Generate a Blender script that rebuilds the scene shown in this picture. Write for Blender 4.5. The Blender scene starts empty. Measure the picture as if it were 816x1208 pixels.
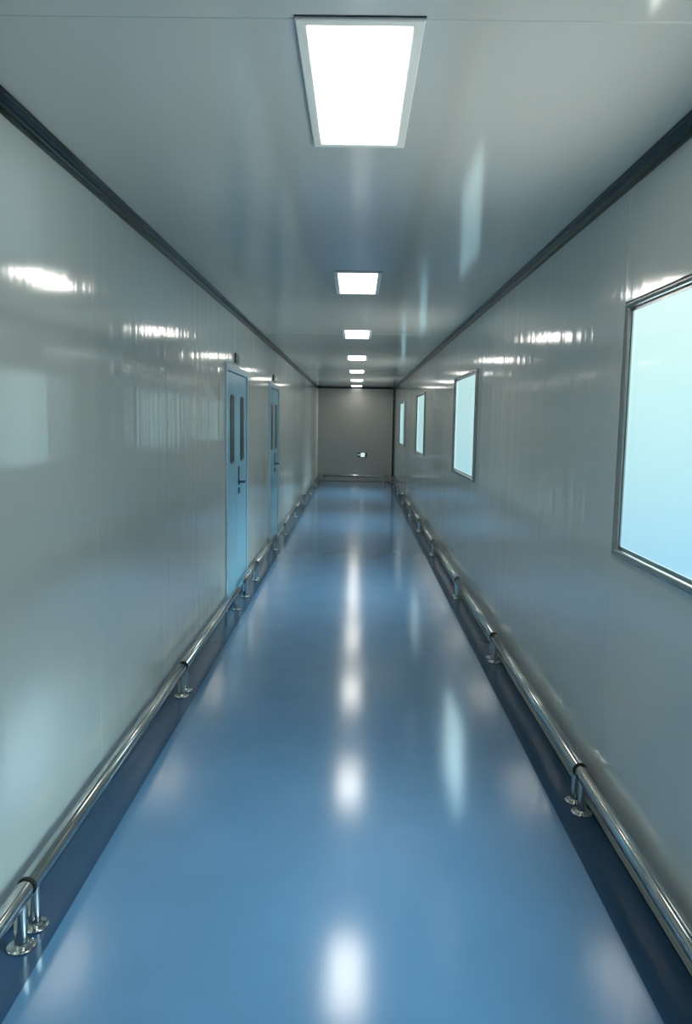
import bpy, bmesh, math
from mathutils import Vector, Matrix

S = bpy.context.scene
COL = S.collection
PI = math.pi

# ------------------------------------------------------------------ dimensions (metres)
XL, XR = -1.0353, 0.9865          # wall faces
H = 2.454                         # ceiling
D = 20.37                         # far wall
Y0 = -5.0                         # near end, behind the camera
EYE = 1.55
WIN_Z = (1.072, 1.998)
WIN_Y = [(1.48, 2.882), (6.385, 7.800), (11.16, 12.66), (15.85, 17.50)]
DOOR_Y = [(6.13, 7.34), (9.22, 10.29)]
DOOR_H = 2.0

# ------------------------------------------------------------------ materials
def new_mat(name):
    m = bpy.data.materials.new(name); m.use_nodes = True
    nt = m.node_tree
    return m, nt, nt.nodes['Principled BSDF']

def simple(name, col, rough=0.4, metal=0.0, spec=0.5):
    m, nt, b = new_mat(name)
    b.inputs['Base Color'].default_value = (*col, 1)
    b.inputs['Roughness'].default_value = rough
    b.inputs['Metallic'].default_value = metal
    b.inputs['Specular IOR Level'].default_value = spec
    return m

def rippled(name, col, rough, scale, strength, dist=0.01, spec=0.5, mottled=0.0, coarse=None, col_scale=(1, 1, 1), ior=1.5, fade=False):
    """lacquered sheet with a faint ripple: noise stretched along one axis"""
    m, nt, b = new_mat(name)
    N, L = nt.nodes, nt.links
    b.inputs['Base Color'].default_value = (*col, 1)
    b.inputs['Roughness'].default_value = rough
    b.inputs['Specular IOR Level'].default_value = spec
    b.inputs['IOR'].default_value = ior
    tc = N.new('ShaderNodeTexCoord')
    mp = N.new('ShaderNodeMapping'); mp.inputs['Scale'].default_value = scale
    L.new(tc.outputs['Object'], mp.inputs['Vector'])
    nz = N.new('ShaderNodeTexNoise'); nz.inputs['Scale'].default_value = 1
    nz.inputs['Detail'].default_value = 3
    L.new(mp.outputs['Vector'], nz.inputs['Vector'])
    bp = N.new('ShaderNodeBump'); bp.inputs['Strength'].default_value = strength
    bp.inputs['Distance'].default_value = dist
    L.new(nz.outputs['Fac'], bp.inputs['Height'])
    if fade:      # some sheets lie flatter than others
        sx = N.new('ShaderNodeSeparateXYZ'); L.new(tc.outputs['Object'], sx.inputs[0])
        dv = N.new('ShaderNodeMath'); dv.operation = 'DIVIDE'; dv.inputs[1].default_value = 20
        cr = N.new('ShaderNodeValToRGB'); ce = cr.color_ramp.elements
        stops = [(0.0, .3), (2.6 / 20, .3), (3.5 / 20, 1.0), (6.0 / 20, 1.0), (8.5 / 20, .3), (1.0, .2)]
        while len(ce) < len(stops): ce.new(.5)
        for el, (q, v) in zip(ce, stops): el.position = q
        for el, (q, v) in zip(ce, stops): el.color = (v, v, v, 1)
        ml = N.new('ShaderNodeMath'); ml.operation = 'MULTIPLY'; ml.inputs[1].default_value = strength
        L.new(sx.outputs['Y'], dv.inputs[0]); L.new(dv.outputs[0], cr.inputs['Fac']); L.new(cr.outputs['Color'], ml.inputs[0])
        L.new(ml.outputs[0], bp.inputs['Strength'])
    last = bp
    if coarse:
        mp2 = N.new('ShaderNodeMapping'); mp2.inputs['Scale'].default_value = coarse[0]
        L.new(tc.outputs['Object'], mp2.inputs['Vector'])
        n2 = N.new('ShaderNodeTexNoise'); n2.inputs['Scale'].default_value = 1
        n2.inputs['Detail'].default_value = 1
        L.new(mp2.outputs['Vector'], n2.inputs['Vector'])
        b2 = N.new('ShaderNodeBump'); b2.inputs['Strength'].default_value = coarse[1]
        b2.inputs['Distance'].default_value = coarse[2]
        L.new(n2.outputs['Fac'], b2.inputs['Height'])
        L.new(bp.outputs['Normal'], b2.inputs['Normal'])
        last = b2
    L.new(last.outputs['Normal'], b.inputs['Normal'])
    if mottled:
        n3 = N.new('ShaderNodeTexNoise'); n3.inputs['Scale'].default_value = 1
        n3.inputs['Detail'].default_value = 4
        mp3 = N.new('ShaderNodeMapping'); mp3.inputs['Scale'].default_value = col_scale
        L.new(tc.outputs['Object'], mp3.inputs['Vector']); L.new(mp3.outputs['Vector'], n3.inputs['Vector'])
        rp = N.new('ShaderNodeValToRGB')
        rp.color_ramp.elements[0].position = .3; rp.color_ramp.elements[1].position = .7
        rp.color_ramp.elements[0].color = (*[c * (1 - mottled) for c in col], 1)
        rp.color_ramp.elements[1].color = (*[min(1, c * (1 + mottled)) for c in col], 1)
        L.new(n3.outputs['Fac'], rp.inputs['Fac']); L.new(rp.outputs['Color'], b.inputs['Base Color'])
    return m

WALLC = (0.62, 0.65, 0.61)
M_WALL = rippled('coated_steel_wall', WALLC, 0.105, (1.0, 6.5, 0.05), 0.6, 0.008, fade=True,
                 coarse=((1.0, 1.1, 0.4), 0.16, 0.012), ior=2.4)
M_FAR = rippled('coated_steel_end_wall', (0.40, 0.40, 0.36), 0.14, (3.0, 1.0, 0.12), 0.08, 0.006, ior=2.2)
M_CEIL = rippled('coated_steel_ceiling', (0.64, 0.65, 0.61), 0.12, (9.0, 0.10, 1.0), 0.10, 0.006,
                 coarse=((1.2, 0.5, 1.0), 0.10, 0.012), ior=2.4)
M_FLOOR = rippled('blue_epoxy', (0.11, 0.23, 0.38), 0.15, (7, 7, 1), 0.05, 0.004, mottled=0.05, ior=1.9,
                  coarse=((0.8, 2.2, 1.0), 0.06, 0.01), col_scale=(3, 3, 1))
M_BORDER = rippled('dark_blue_epoxy', (0.027, 0.072, 0.14), 0.22, (7, 7, 1), 0.05, 0.004, spec=0.3, mottled=0.06, col_scale=(4, 4, 1))
M_SEAM = simple('panel_joint', (0.58, 0.62, 0.59), 0.25)
M_STEEL = simple('polished_stainless', (0.56, 0.57, 0.56), 0.12, 1.0)
M_SATIN = simple('satin_stainless', (0.40, 0.41, 0.41), 0.22, 1.0)
M_TRIM = simple('dark_anodised_aluminium', (0.045, 0.055, 0.052), 0.2, 1.0)
M_BASE = simple('bright_aluminium', (0.60, 0.58, 0.53), 0.3, 1.0)
M_RUBBER = simple('black_rubber', (0.005, 0.007, 0.007), 0.6)
M_DOOR = simple('pale_blue_door_paint', (0.33, 0.64, 0.80), 0.2)
M_FRAME = simple('pale_grey_blue_paint', (0.48, 0.62, 0.70), 0.28)
M_DARKGLASS = simple('dark_vision_glass', (0.05, 0.085, 0.11), 0.08, 0.0, 0.25)
M_GASKET = simple('navy_gasket', (0.012, 0.025, 0.05), 0.45)
M_HANDLE = simple('dark_steel_handle', (0.07, 0.11, 0.17), 0.3, 0.8)
M_SIGN = simple('dark_sign_plastic', (0.035, 0.045, 0.045), 0.4)
M_GREEN = simple('dark_green_sign', (0.01, 0.06, 0.055), 0.35)
M_LFRAME = simple('grey_light_frame', (0.92, 0.93, 0.90), 0.4)

def emissive(name, col, strength):
    m, nt, b = new_mat(name)
    b.inputs['Base Color'].default_value = (*col, 1)
    b.inputs['Emission Color'].default_value = (*col, 1)
    b.inputs['Emission Strength'].default_value = strength
    b.inputs['Roughness'].default_value = 0.5
    return m
M_LIGHT = emissive('lit_diffuser', (1.0, 0.96, 0.88), 6.8)
M_SIGNLIT = emissive('lit_sign_face', (0.75, 0.9, 0.88), 0.55)

def glass():
    m = bpy.data.materials.new('window_glass'); m.use_nodes = True
    nt = m.node_tree; N, L = nt.nodes, nt.links
    N.clear()
    out = N.new('ShaderNodeOutputMaterial')
    mix = N.new('ShaderNodeMixShader'); lw = N.new('ShaderNodeLayerWeight'); pw = N.new('ShaderNodeMath'); pw.operation = 'POWER'; pw.inputs[1].default_value = 5
    fr = N.new('ShaderNodeMath'); fr.operation = 'MULTIPLY_ADD'; fr.inputs[1].default_value = .25; fr.inputs[2].default_value = .02
    L.new(lw.outputs['Facing'], pw.inputs[0]); L.new(pw.outputs[0], fr.inputs[0])
    tr = N.new('ShaderNodeBsdfTransparent'); tr.inputs['Color'].default_value = (0.96, 0.985, 0.98, 1)
    gl = N.new('ShaderNodeBsdfGlossy'); gl.inputs['Roughness'].default_value = 0.03
    L.new(fr.outputs[0], mix.inputs[0]); L.new(tr.outputs[0], mix.inputs[1]); L.new(gl.outputs[0], mix.inputs[2])
    L.new(mix.outputs[0], out.inputs[0])
    return m
M_GLASS = glass()

# ------------------------------------------------------------------ mesh helpers
def box(bm, a, b, bevel=0.0, seg=2):
    x0, y0, z0 = a; x1, y1, z1 = b
    v = [bm.verts.new(p) for p in ((x0,y0,z0),(x1,y0,z0),(x1,y1,z0),(x0,y1,z0),(x0,y0,z1),(x1,y0,z1),(x1,y1,z1),(x0,y1,z1))]
    fs = [bm.faces.new([v[i] for i in f]) for f in ((0,3,2,1),(4,5,6,7),(0,1,5,4),(1,2,6,5),(2,3,7,6),(3,0,4,7))]
    if bevel:
        es = list({e for f in fs for e in f.edges})
        bmesh.ops.bevel(bm, geom=es, offset=bevel, segments=seg, profile=0.5, affect='EDGES')

def tube(bm, p, q, r, n=28, bevel=0.0):
    """solid round bar from p to q"""
    p, q = Vector(p), Vector(q); d = (q - p); l = d.length; d.normalize()
    a = d.orthogonal().normalized(); b = d.cross(a)
    rings = [(0, r)] if not bevel else [(0, r - bevel), (bevel * .3, r - bevel * .3), (bevel, r)]
    prof = rings + [(l - t, s) for t, s in reversed(rings)]
    rows = []
    for t, s in prof:
        rows.append([bm.verts.new(p + d * t + (a * math.cos(2*PI*i/n) + b * math.sin(2*PI*i/n)) * s) for i in range(n)])
    for u, w in zip(rows, rows[1:]):
        for i in range(n):
            bm.faces.new((u[i], u[(i+1) % n], w[(i+1) % n], w[i]))
    bm.faces.new(list(reversed(rows[0]))); bm.faces.new(rows[-1])

def lathe(bm, prof, c, n=32):
    """prof: (radius, z) rows bottom to top about a vertical axis at c"""
    rows = [[bm.verts.new((c[0] + r*math.cos(2*PI*i/n), c[1] + r*math.sin(2*PI*i/n), c[2] + z)) for i in range(n)] for r, z in prof]
    for u, w in zip(rows, rows[1:]):
        for i in range(n):
            bm.faces.new((u[i], u[(i+1) % n], w[(i+1) % n], w[i]))
    bm.faces.new(list(reversed(rows[0]))); bm.faces.new(rows[-1])

def extrude_profile(bm, prof, axis, t0, t1):
    """closed 2-D profile swept along an axis; prof gives the two other coordinates in order"""
    def P(a, b, t):
        return (t, a, b) if axis == 'x' else (a, t, b) if axis == 'y' else (a, b, t)
    u = [bm.verts.new(P(a, b, t0)) for a, b in prof]; w = [bm.verts.new(P(a, b, t1)) for a, b in prof]
    n = len(prof)
    for i in range(n):
        bm.faces.new((u[i], u[(i+1) % n], w[(i+1) % n], w[i]))
    bm.faces.new(list(reversed(u))); bm.faces.new(w)

def frame_sweep(bm, y0, y1, z0, z1, prof, X, sgn):
    """profile (inset from the outer edge, stand-off from the wall) swept round a rectangle on a wall x = X"""
    cs = [(y0, z0, 1, 1), (y1, z0, -1, 1), (y1, z1, -1, -1), (y0, z1, 1, -1)]
    rows = [[bm.verts.new((X + sgn * h, y + sy * d, z + sz * d)) for d, h in prof] for y, z, sy, sz in cs]
    n = len(prof)
    for k in range(4):
        u, w = rows[k], rows[(k+1) % 4]
        for i in range(n):
            bm.faces.new((u[i], u[(i+1) % n], w[(i+1) % n], w[i]))

def rounded_rect(bm, X0, X1, yc, zc, wy, wz, r, n=8):
    pts = []
    for cy, cz, a0 in ((yc+wy/2-r, zc+wz/2-r, 0), (yc-wy/2+r, zc+wz/2-r, PI/2), (yc-wy/2+r, zc-wz/2+r, PI), (yc+wy/2-r, zc-wz/2+r, 1.5*PI)):
        for i in range(n+1):
            a = a0 + i * PI/2/n; pts.append((cy + r*math.cos(a), cz + r*math.sin(a)))
    extrude_profile(bm, pts, 'x', X0, X1)

def obj(name, bm, mat, parent=None, smooth=False, origin=None):
    bmesh.ops.recalc_face_normals(bm, faces=bm.faces)
    me = bpy.data.meshes.new(name); bm.to_mesh(me); bm.free()
    if smooth:
        for p in me.polygons: p.use_smooth = True
        me.set_sharp_from_angle(angle=math.radians(40))
    o = bpy.data.objects.new(name, me); me.materials.append(mat); COL.objects.link(o)
    if parent: o.parent = parent
    return o

def BM(): return bmesh.new()

def empty(name, loc):
    o = bpy.data.objects.new(name, None); COL.objects.link(o); o.location = loc
    o.empty_display_size = 0.1
    return o

def tag(o, label, cat, group=None, kind=None):
    o['label'] = label; o['category'] = cat
    if group: o['group'] = group
    if kind: o['kind'] = kind
    return o

def struct(o, label, cat):
    return tag(o, label, cat, kind='structure')

# ------------------------------------------------------------------ shell
BL, BR = -0.884, 0.832            # inner edges of the dark border painted on the floor
bm = BM(); box(bm, (BL, Y0, -0.08), (BR, D, 0))
floor = struct(obj('floor', bm, M_FLOOR), 'glossy blue epoxy corridor floor with light reflections', 'floor')
bm = BM(); box(bm, (XL - .02, Y0, -0.08), (BL, D, 0)); o = obj('border_strip', bm, M_BORDER, floor); o['label'] = 'dark navy border strip on the left'
bm = BM(); box(bm, (BR, Y0, -0.08), (XR + .02, D, 0)); o = obj('border_strip', bm, M_BORDER, floor); o['label'] = 'dark navy border strip on the right'

bm = BM(); box(bm, (XL - .06, Y0, H), (XR + .06, D, H + .06))
ceiling = struct(obj('ceiling', bm, M_CEIL), 'glossy grey panel ceiling of the corridor', 'ceiling')
bm = BM()
for y in (1.868, 8.147, 14.43):
    extrude_profile(bm, [(y - .004, H), (y - .002, H - .0016), (y + .002, H - .0016), (y + .004, H)], 'x', XL + .05, XR - .05)
obj('panel_seam', bm, M_SEAM, ceiling)

def wall(name, X, out, holes, label, thick=.06):
    ys = sorted({Y0, D, *[h[0] for h in holes], *[h[1] for h in holes]})
    zs = sorted({0.0, H, *[h[2] for h in holes], *[h[3] for h in holes]})
    bm = BM(); vd = {}
    def V(y, z, k):
        key = (y, z, k)
        if key not in vd: vd[key] = bm.verts.new((X + out * thick * k, y, z))
        return vd[key]
    def solid(i, j):
        if not (0 <= i < len(ys) - 1 and 0 <= j < len(zs) - 1): return False
        cy, cz = (ys[i] + ys[i+1]) / 2, (zs[j] + zs[j+1]) / 2
        return not any(h[0] < cy < h[1] and h[2] < cz < h[3] for h in holes)
    for i in range(len(ys) - 1):
        for j in range(len(zs) - 1):
            if not solid(i, j): continue
            a, b, c, d = (ys[i], zs[j]), (ys[i+1], zs[j]), (ys[i+1], zs[j+1]), (ys[i], zs[j+1])
            for k in (0, 1): bm.faces.new([V(*q, k) for q in (a, b, c, d)])
            for di, dj, p, q in ((0, -1, a, b), (1, 0, b, c), (0, 1, c, d), (-1, 0, d, a)):
                if not solid(i + di, j + dj):
                    bm.faces.new((V(*p, 0), V(*q, 0), V(*q, 1), V(*p, 1)))
    return struct(obj(name, bm, M_WALL), label, 'wall')

ALLWIN = WIN_Y + [(-3.38, -1.97)]  # last window is unseen, added behind the camera to light the near end
wl = wall('wall_left', XL, -1, [(a, b, 0.0, DOOR_H) for a, b in DOOR_Y], 'glossy pale grey panel wall with the blue doors')
RV = .03   # pane edge, tucked behind the steel frame
wr = wall('wall_right', XR, 1, [(a + .004, b - .004, WIN_Z[0] + .004, WIN_Z[1] - .004) for a, b in ALLWIN], 'glossy grey panel wall with the row of windows', .004)
bm = BM(); box(bm, (XL - .06, D, 0), (XR + .06, D + .06, H)); struct(obj('wall_far', bm, M_FAR), 'plain warm grey wall closing the far end', 'wall')
bm = BM(); box(bm, (XL - .06, Y0 - .06, 0), (XR + .06, Y0, H)); struct(obj('wall_near', bm, M_WALL), 'plain grey wall closing the near end', 'wall')

# vertical joints between wall panels
def seams(parent, X, s, y_first, step, gaps):
    bm = BM(); y = y_first
    while y < D - .3:
        spans = [(0.02, H - .045)]
        for a, b, z0, z1 in gaps:
            if a - .01 < y < b + .01:
                spans = [(p, q) for p, q in ((0.02, z0), (z1, H - .045)) if q - p > .05]
        for z0, z1 in spans:
            extrude_profile(bm, [(X, y - .0035), (X + s * .0008, y - .0018), (X + s * .0008, y + .0018), (X, y + .0035)], 'z', z0, z1)
        y += step
    obj('panel_seam', bm, M_SEAM, parent)
seams(wl, XL, 1, 3.078 - 1.18 * 3, 1.18, [(a, b, 0, DOOR_H + .04) for a, b in DOOR_Y])
seams(wr, XR, -1, 2.95 - 1.18 * 3, 1.18, [(a, b, *WIN_Z) for a, b in WIN_Y])

# ceiling trims: concave dark metal coves
def cove(c, n=10):
    """profile of a concave fillet in the corner at (0,0), legs of length c along +a and -b"""
    pts = [(0, 0), (c, 0), (c, -.004)]
    r = c - .006
    for i in range(n + 1):
        a = PI/2 + i * PI/2/n
        pts.append((c - .002 + r * math.cos(a), -(c - .002) + r * math.sin(a) ))
    pts += [(.004, -c), (0, -c)]
    return pts
C = .043
bm = BM(); extrude_profile(bm, [(XL + a, H + b) for a, b in cove(C)], 'y', Y0, D); struct(obj('trim_1', bm, M_TRIM, smooth=True), 'dark metal cove trim between left wall and ceiling', 'trim')
bm = BM(); extrude_profile(bm, [(XR - a, H + b) for a, b in cove(C)], 'y', Y0, D); struct(obj('trim_2', bm, M_TRIM, smooth=True), 'dark metal cove trim between right wall and ceiling', 'trim')
bm = BM(); extrude_profile(bm, [(D - a, H + b) for a, b in cove(C)], 'x', XL + .02, XR - .02); struct(obj('trim_3', bm, M_TRIM, smooth=True), 'dark metal cove trim above the far wall', 'trim')
bm = BM(); extrude_profile(bm, [(XR - a, D + b) for a, b in cove(C)], 'z', 0, H - C); struct(obj('trim_4', bm, M_TRIM, smooth=True), 'dark upright corner trim at right of the far wall', 'trim')
bm = BM(); extrude_profile(bm, [(XL + a, D + b) for a, b in cove(.03)], 'z', 0, H - C); struct(obj('trim_5', bm, M_LFRAME, smooth=True), 'pale upright corner trim at left of the far wall', 'trim')

# bright strips where the walls meet the floor
bm = BM()
ends = [Y0, DOOR_Y[0][0], DOOR_Y[0][1], DOOR_Y[1][0], DOOR_Y[1][1], D]
for a, b in zip(ends[::2], ends[1::2]): box(bm, (XL, a, 0), (XL + .007, b, .008), .0015, 1)
struct(obj('baseboard_left', bm, M_BASE), 'thin bright metal strip along foot of left wall', 'baseboard')
bm = BM(); box(bm, (XR - .007, Y0, 0), (XR, D, .008), .0015, 1); struct(obj('baseboard_right', bm, M_BASE), 'thin bright metal strip along foot of right wall', 'baseboard')
bm = BM(); box(bm, (XL + .03, D - .007, 0), (XR - .04, D, .008), .0015, 1); struct(obj('baseboard_far', bm, M_TRIM), 'thin dark metal strip along foot of far wall', 'baseboard')

# ------------------------------------------------------------------ windows
WLAB = ['large steel framed window nearest the camera, cut by the frame edge',
        'second steel framed window from the camera on the right wall',
        'third steel framed window from the camera, a narrow bright strip',
        'farthest and narrowest looking window on the right wall',
        'unseen steel framed window added behind the camera to light the near end']
for i, (a, b) in enumerate(ALLWIN):
    w = struct(empty('window_%d' % (i + 1), (XR, (a + b) / 2, WIN_Z[0])), WLAB[i], 'window')
    off = Vector(w.location)
    # round outer bead, then a flat inner lip
    prof = [(0, 0), (0, .012)] + [(.013 + .013 * math.cos(t), .013 + .013 * math.sin(t)) for t in [PI * (1 - k / 10) for k in range(1, 10)]] + \
           [(.0262, .006), (.029, .006), (.038, .006), (.038, .001), (.030, 0)]
    bm = BM(); frame_sweep(bm, a, b, WIN_Z[0], WIN_Z[1], prof, XR, -1)
    bmesh.ops.translate(bm, verts=bm.verts, vec=-off)
    obj('window_frame', bm, M_SATIN, w, smooth=True)
    bm = BM(); box(bm, (XR + .001, a + RV, WIN_Z[0] + RV), (XR + .006, b - RV, WIN_Z[1] - RV))
    bmesh.ops.translate(bm, verts=bm.verts, vec=-off)
    obj('pane', bm, M_GLASS, w)

# ------------------------------------------------------------------ doors
DLAB = ['nearer pale blue double door with two narrow windows', 'farther pale blue double door with two narrow windows']
for i, (a, b) in enumerate(DOOR_Y):
    d = struct(empty('door_%d' % (i + 1), (XL, (a + b) / 2, 0)), DLAB[i], 'door')
    off = Vector(d.location)
    def put(name, bm, mat, parent, smooth=False):
        bmesh.ops.translate(bm, verts=bm.verts, vec=-off)
        return obj(name, bm, mat, parent, smooth)
    fw = .05; xo, xi = XL + .014, XL - .06
    bm = BM()
    box(bm, (xi, a, 0), (xo, a + fw, DOOR_H), .003); box(bm, (xi, b - fw, 0), (xo, b, DOOR_H), .003)
    box(bm, (xi, a + fw - .004, DOOR_H - .055), (xo, b - fw + .004, DOOR_H), .003)
    put('door_frame', bm, M_FRAME, d)
    bm = BM(); box(bm, (xi - .01, a + .01, 0), (xi + .005, b - .01, DOOR_H - .01)); put('stop', bm, M_GASKET, d)
    la, lb = a + fw + .004, b - fw - .004; mid = (la + lb) / 2
    xf = XL + .004
    for k, (p, q) in enumerate(((la, mid - .002), (mid + .002, lb))):
        bm = BM(); box(bm, (XL - .045, p, .035), (xf, q, DOOR_H - .055 - .006), .003)
        leaf = put('leaf', bm, M_DOOR, d)
        yc = (p + q) / 2; wz = 1.757 - 1.19; zc = (1.757 + 1.19) / 2
        bm = BM(); rounded_rect(bm, xf - .004, xf + .004, yc, zc, .20, wz, .045); gk = put('dark_rim', bm, M_GASKET, leaf)
        bm = BM(); rounded_rect(bm, xf - .003, xf + .0046, yc, zc, .165, wz - .035, .035); put('vision_panel', bm, M_DARKGLASS, leaf)
        bm = BM(); box(bm, (XL - .04, p + .002, .004), (xf + .003, q - .002, .036), .003); put('bottom_seal', bm, M_GASKET, leaf)
        if k == 1:
            hy = p + .075
            bm = BM(); rounded_rect(bm, xf - .001, xf + .008, hy, 1.09, .036, .115, .012)
            hd = put('handle', bm, M_HANDLE, leaf)
            bm = BM(); tube(bm, (xf, hy, 1.012), (xf + .012, hy, 1.012), .027, bevel=.003)
            tube(bm, (xf + .01, hy, 1.012), (xf + .055, hy, 1.012), .010)
            tube(bm, (xf + .052, hy - .01, 1.012), (xf + .05, hy + .095, 1.014), .010, bevel=.004); put('lever', bm, M_HANDLE, hd, True)
            bm = BM(); tube(bm, (xf, hy, .94), (xf + .012, hy, .94), .020, bevel=.003)
            box(bm, (xf, hy - .008, .905), (xf + .010, hy + .008, .94), .002); put('lock', bm, M_HANDLE, hd, True)

# dark sign box above each door
SLAB = ['small dark sign plate on the wall above the nearer blue door', 'small dark sign plate on the wall above the farther blue door']
for i, (y, w_, z0, z1) in enumerate(((6.70, .17, 2.03, 2.115), (9.72, .17, 2.03, 2.115))):
    s = tag(empty('door_sign', (XL, y, z0)), SLAB[i], 'sign', 'dark sign plates above the doors')
    off = Vector(s.location)
    bm = BM(); box(bm, (XL, y - w_/2, z0), (XL + .014, y + w_/2, z1), .003)
    bmesh.ops.translate(bm, verts=bm.verts, vec=-off); obj('housing', bm, M_SIGN, s)
    bm = BM(); box(bm, (XL + .0135, y - w_/2 + .012, z0 + .012), (XL + .0150, y + w_/2 - .012, z1 - .012))
    bmesh.ops.translate(bm, verts=bm.verts, vec=-off); obj('face', bm, M_DARKGLASS, s)

# evacuation sign low on the far wall
s = tag(empty('exit_sign', (.165, D, .64)), 'small dark green evacuation sign with white centre on the far wall', 'sign')
off = Vector(s.location)
def putf(name, bm, mat, parent):
    bmesh.ops.translate(bm, verts=bm.verts, vec=-off); return obj(name, bm, mat, parent)
bm = BM(); box(bm, (.04, D - .022, .64), (.29, D, .755), .003); hs = putf('housing', bm, M_GREEN, s)
bm = BM(); box(bm, (.125, D - .0245, .648), (.235, D - .021, .75)); putf('face', bm, M_SIGNLIT, s)
bm = BM()
extrude_profile(bm, [(.050, .697), (.078, .718), (.078, .705), (.112, .705), (.112, .689), (.078, .689), (.078, .676)], 'y', 0, .0025)
bmesh.ops.translate(bm, verts=bm.verts, vec=(0, D - .0242, 0)); putf('arrow', bm, M_SIGNLIT, s)

# ------------------------------------------------------------------ ceiling lights
LX, LW, LL = -.0074, .240, .755
lab = ['ceiling light panel nearest the camera, largest white rectangle', 'second ceiling light panel from the camera',
       'third ceiling light panel from the camera', 'fourth ceiling light panel, midway down the corridor',
       'third ceiling light panel from the far wall', 'second ceiling light panel from the far wall',
       'ceiling light panel closest to the far wall, smallest white strip']
def light_panel():
    t = empty('ceiling_light', (0, 0, 0))
    f = .028; bm = BM()
    x, y = LW / 2, LL / 2
    prof = [(0, 0), (0, .006), (.003, .009), (f - .004, .009), (f, .006), (f, 0)]
    cs = [(-x - f, -y - f, 1, 1), (x + f, -y - f, -1, 1), (x + f, y + f, -1, -1), (-x - f, y + f, 1, -1)]
    rows = [[bm.verts.new((cx + sx * d, cy + sy * d, -h)) for d, h in prof] for cx, cy, sx, sy in cs]
    for k in range(4):
        u, w = rows[k], rows[(k+1) % 4]
        for i in range(len(prof) - 1):
            bm.faces.new((u[i], u[i+1], w[i+1], w[i]))
    obj('frame', bm, M_LFRAME, t)
    bm = BM(); box(bm, (-x + .0005, -y + .0005, -.005), (x - .0005, y - .0005, -.0005)); obj('diffuser', bm, M_LIGHT, t)
    bm = BM()
    box(bm, (-x - f - .0012, -y - f - .005, -.0015), (x + f + .0012, y + f + .001, -.0002)); obj('dark_rim', bm, M_GASKET, t)  # dark rim, widened at the near edge to draw the frame's shadow line
    return t
proto = light_panel()
for k in range(9):
    n = k - 2  # negative ones are unseen panels added to brighten the near end
    if k == 0: t = proto
    else:
        t = proto.copy(); COL.objects.link(t)
        for ch in list(proto.children):
            c = ch.copy(); COL.objects.link(c); c.parent = t
    t.location = (LX, 2.2594 + n * 2.9527 - (.30 if n == 6 else 0), H)
    tag(t, lab[n] if n >= 0 else ('unseen ceiling light panel added above the camera', 'unseen ceiling light panel added well behind the camera')[-n - 1], 'ceiling light', 'ceiling light panels down the corridor')

# ------------------------------------------------------------------ guard rails
RZ, RR = .158, .0275
def guard_rail(p, q, label, group, cap=True):
    """p, q: plan ends of one length of rail"""
    p = Vector((*p, 0)); q = Vector((*q, 0)); L = (q - p).length
    t = tag(empty('guard_rail', p), label, 'guard rail', group)
    t.rotation_euler = (0, 0, math.atan2(q.y - p.y, q.x - p.x))
    g = .005
    bm = BM(); tube(bm, (g, 0, RZ), (L - g, 0, RZ), RR, 36, bevel=.003); obj('rail_tube', bm, M_STEEL, t, True)
    for x in (.048, L - .048):
        bm = BM(); tube(bm, (x, 0, .004), (x, 0, RZ - .01), .0185, 28); post = obj('post', bm, M_STEEL, t, True)
        bm = BM(); lathe(bm, [(.040, 0), (.041, .002), (.041, .005), (.038, .0075), (.026, .0085), (.0205, .011), (.0188, .015)], (x, 0, 0)); obj('base_flange', bm, M_STEEL, post, True)
    if cap:
        bm = BM(); tube(bm, (L - .007, 0, RZ), (L + .007, 0, RZ), RR + .0015, 36); obj('joint_ring', bm, M_RUBBER, t, True)
    return t

RLX, RRX = -.958, .934
left = [(.10, 2.15, 1), (2.15, 4.25, 1), (4.25, 6.28, 0), (6.66, 7.46, 1), (7.46, 9.28, 0), (10.45, 12.5, 1), (12.5, 14.5, 1), (14.5, 16.5, 1), (16.5, 18.5, 1), (18.5, 20.20, 0)]
llab = ['polished steel guard rail nearest the camera on the left, cut by the frame edge',
        'second long steel guard rail from the camera along the left wall',
        'steel guard rail by the left wall ending at the nearer blue door',
        'short steel guard rail in front of the nearer door\'s far leaf',
        'steel guard rail on the left between the two blue doors',
        'steel guard rail on the left starting just past the farther blue door',
        'second steel guard rail past the farther blue door on the left',
        'third steel guard rail past the farther blue door on the left',
        'second last steel guard rail on the left before the far wall',
        'last steel guard rail on the left, reaching the far wall']
for (a, b, c), s in zip(left, llab): guard_rail((RLX, a), (RLX, b), s, 'guard rails along the left wall', bool(c))
right = [1.02, 3.02, 5.0, 6.85, 9.08, 11.06, 12.95, 14.9, 16.8, 18.6, 20.20]
rlab = ['polished steel guard rail nearest the camera on the right, cut by the frame edge',
        'second steel guard rail from the camera along the right wall',
        'third steel guard rail from the camera along the right wall',
        'steel guard rail below the second window on the right wall',
        'fifth steel guard rail from the camera along the right wall',
        'steel guard rail below the third window on the right wall',
        'seventh steel guard rail from the camera along the right wall',
        'steel guard rail on the right just before the farthest window',
        'second last steel guard rail on the right before the far wall',
        'last steel guard rail on the right, reaching the far wall']
for a, b, s in zip(right, right[1:], rlab): guard_rail((RRX, a), (RRX, b), s, 'guard rails along the right wall', b < 20)
guard_rail((-.86, D - .095), (.80, D - .095), 'steel guard rail running across the foot of the far wall', 'guard rail at the far wall', False)

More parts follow.
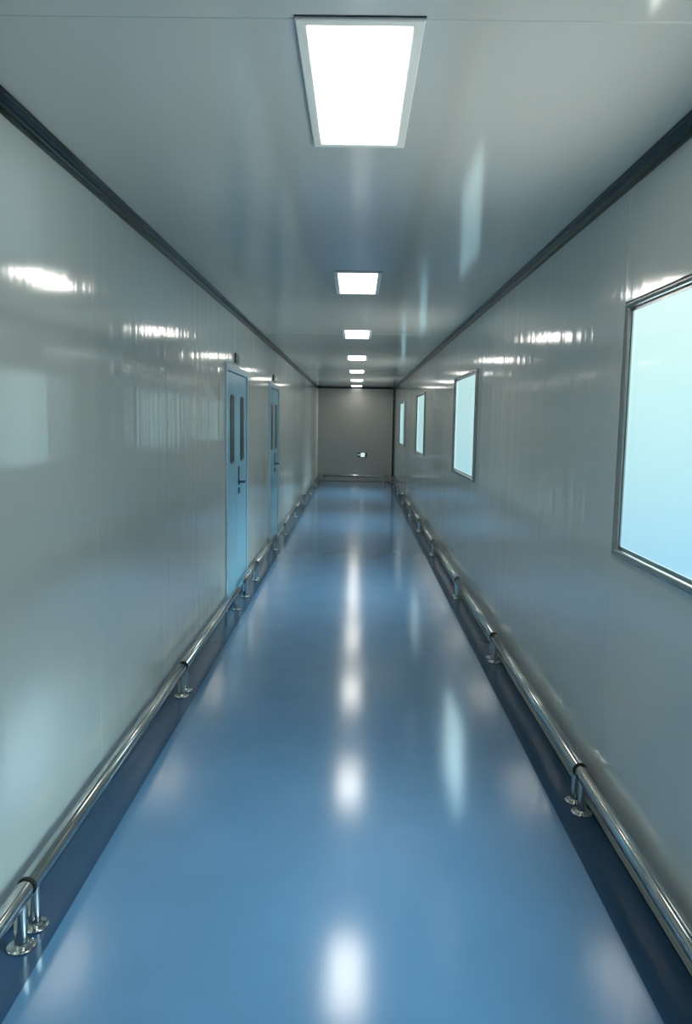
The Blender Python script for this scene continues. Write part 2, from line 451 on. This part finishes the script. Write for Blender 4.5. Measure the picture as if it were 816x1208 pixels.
# ------------------------------------------------------------------ daylight: overcast sky, brighter overhead
W = bpy.data.worlds.new('sky'); S.world = W; W.use_nodes = True
nt = W.node_tree; N, L = nt.nodes, nt.links
bg = N['Background']
tc = N.new('ShaderNodeTexCoord'); sp = N.new('ShaderNodeSeparateXYZ')
L.new(tc.outputs['Generated'], sp.inputs[0])
mr = N.new('ShaderNodeMapRange'); mr.inputs['From Min'].default_value = -1; mr.inputs['From Max'].default_value = 1
L.new(sp.outputs['Z'], mr.inputs['Value'])
rp = N.new('ShaderNodeValToRGB'); e = rp.color_ramp.elements
SKY = [(-1.0, (.97, .96, .88)), (-.42, (.92, .95, .88)), (-.25, (.50, .72, .78)), (-.16, (.31, .56, .71)), (-.06, (.41, .66, .73)), (.06, (.52, .75, .755)), (.17, (.63, .81, .79)), (.24, (.8, .96, .98)), (.4, (.66, .92, 1.0)), (1.0, (.62, .89, 1.0))]
while len(e) < len(SKY): e.new(.5)
for el, (z, c) in zip(e, SKY): el.position = (z + 1) / 2
for el, (z, c) in zip(e, SKY): el.color = (*c, 1)
L.new(mr.outputs[0], rp.inputs['Fac'])
# dimmest at the horizon; zenith and unseen ground brightened to light walls and ceiling
KMAX = 17.0
rs = N.new('ShaderNodeValToRGB'); e2 = rs.color_ramp.elements
STR = [(-1.0, 3.9), (-.42, 3.7), (-.24, 1.0), (.18, 1.0), (.30, 1.7), (.40, 3.8), (.58, 15.0), (1.0, 17.0)]
while len(e2) < len(STR): e2.new(.5)
for el, (z, v) in zip(e2, STR): el.position = (z + 1) / 2
for el, (z, v) in zip(e2, STR): el.color = (v / KMAX, v / KMAX, v / KMAX, 1)
L.new(mr.outputs[0], rs.inputs['Fac'])
ms = N.new('ShaderNodeMath'); ms.operation = 'MULTIPLY'; ms.inputs[1].default_value = KMAX
L.new(rs.outputs['Color'], ms.inputs[0]); L.new(ms.outputs[0], bg.inputs['Strength'])
L.new(rp.outputs['Color'], bg.inputs['Color'])
W.cycles.sampling_method = 'MANUAL'; W.cycles.sample_map_resolution = 512

# ------------------------------------------------------------------ camera
F, PITCH, YAW, ROLL = 913.49, .1158, -.0115, .0163
fwd = Vector((math.sin(YAW) * math.cos(PITCH), math.cos(YAW) * math.cos(PITCH), -math.sin(PITCH)))
rgt = Vector((math.cos(YAW), -math.sin(YAW), 0)); up = rgt.cross(fwd)
r2 = rgt * math.cos(ROLL) + up * math.sin(ROLL); u2 = up * math.cos(ROLL) - rgt * math.sin(ROLL)
cam = bpy.data.cameras.new('camera'); co = bpy.data.objects.new('camera', cam); COL.objects.link(co)
co.matrix_world = Matrix(((r2.x, u2.x, -fwd.x, 0), (r2.y, u2.y, -fwd.y, 0), (r2.z, u2.z, -fwd.z, EYE), (0, 0, 0, 1)))
cam.sensor_fit = 'VERTICAL'; cam.sensor_height = 36; cam.lens = 36 * F / 1208
cam.clip_start = .05; cam.clip_end = 200
S.camera = co

S.view_settings.view_transform = 'Standard'; S.view_settings.look = 'None'
S.view_settings.exposure = 0.5; S.view_settings.gamma = 1.0; S.view_settings.use_curve_mapping = False
S.cycles.use_denoising = True
S.cycles.max_bounces = 12; S.cycles.diffuse_bounces = 6; S.cycles.glossy_bounces = 6; S.cycles.transparent_max_bounces = 12
S.cycles.sample_clamp_indirect = 8.0
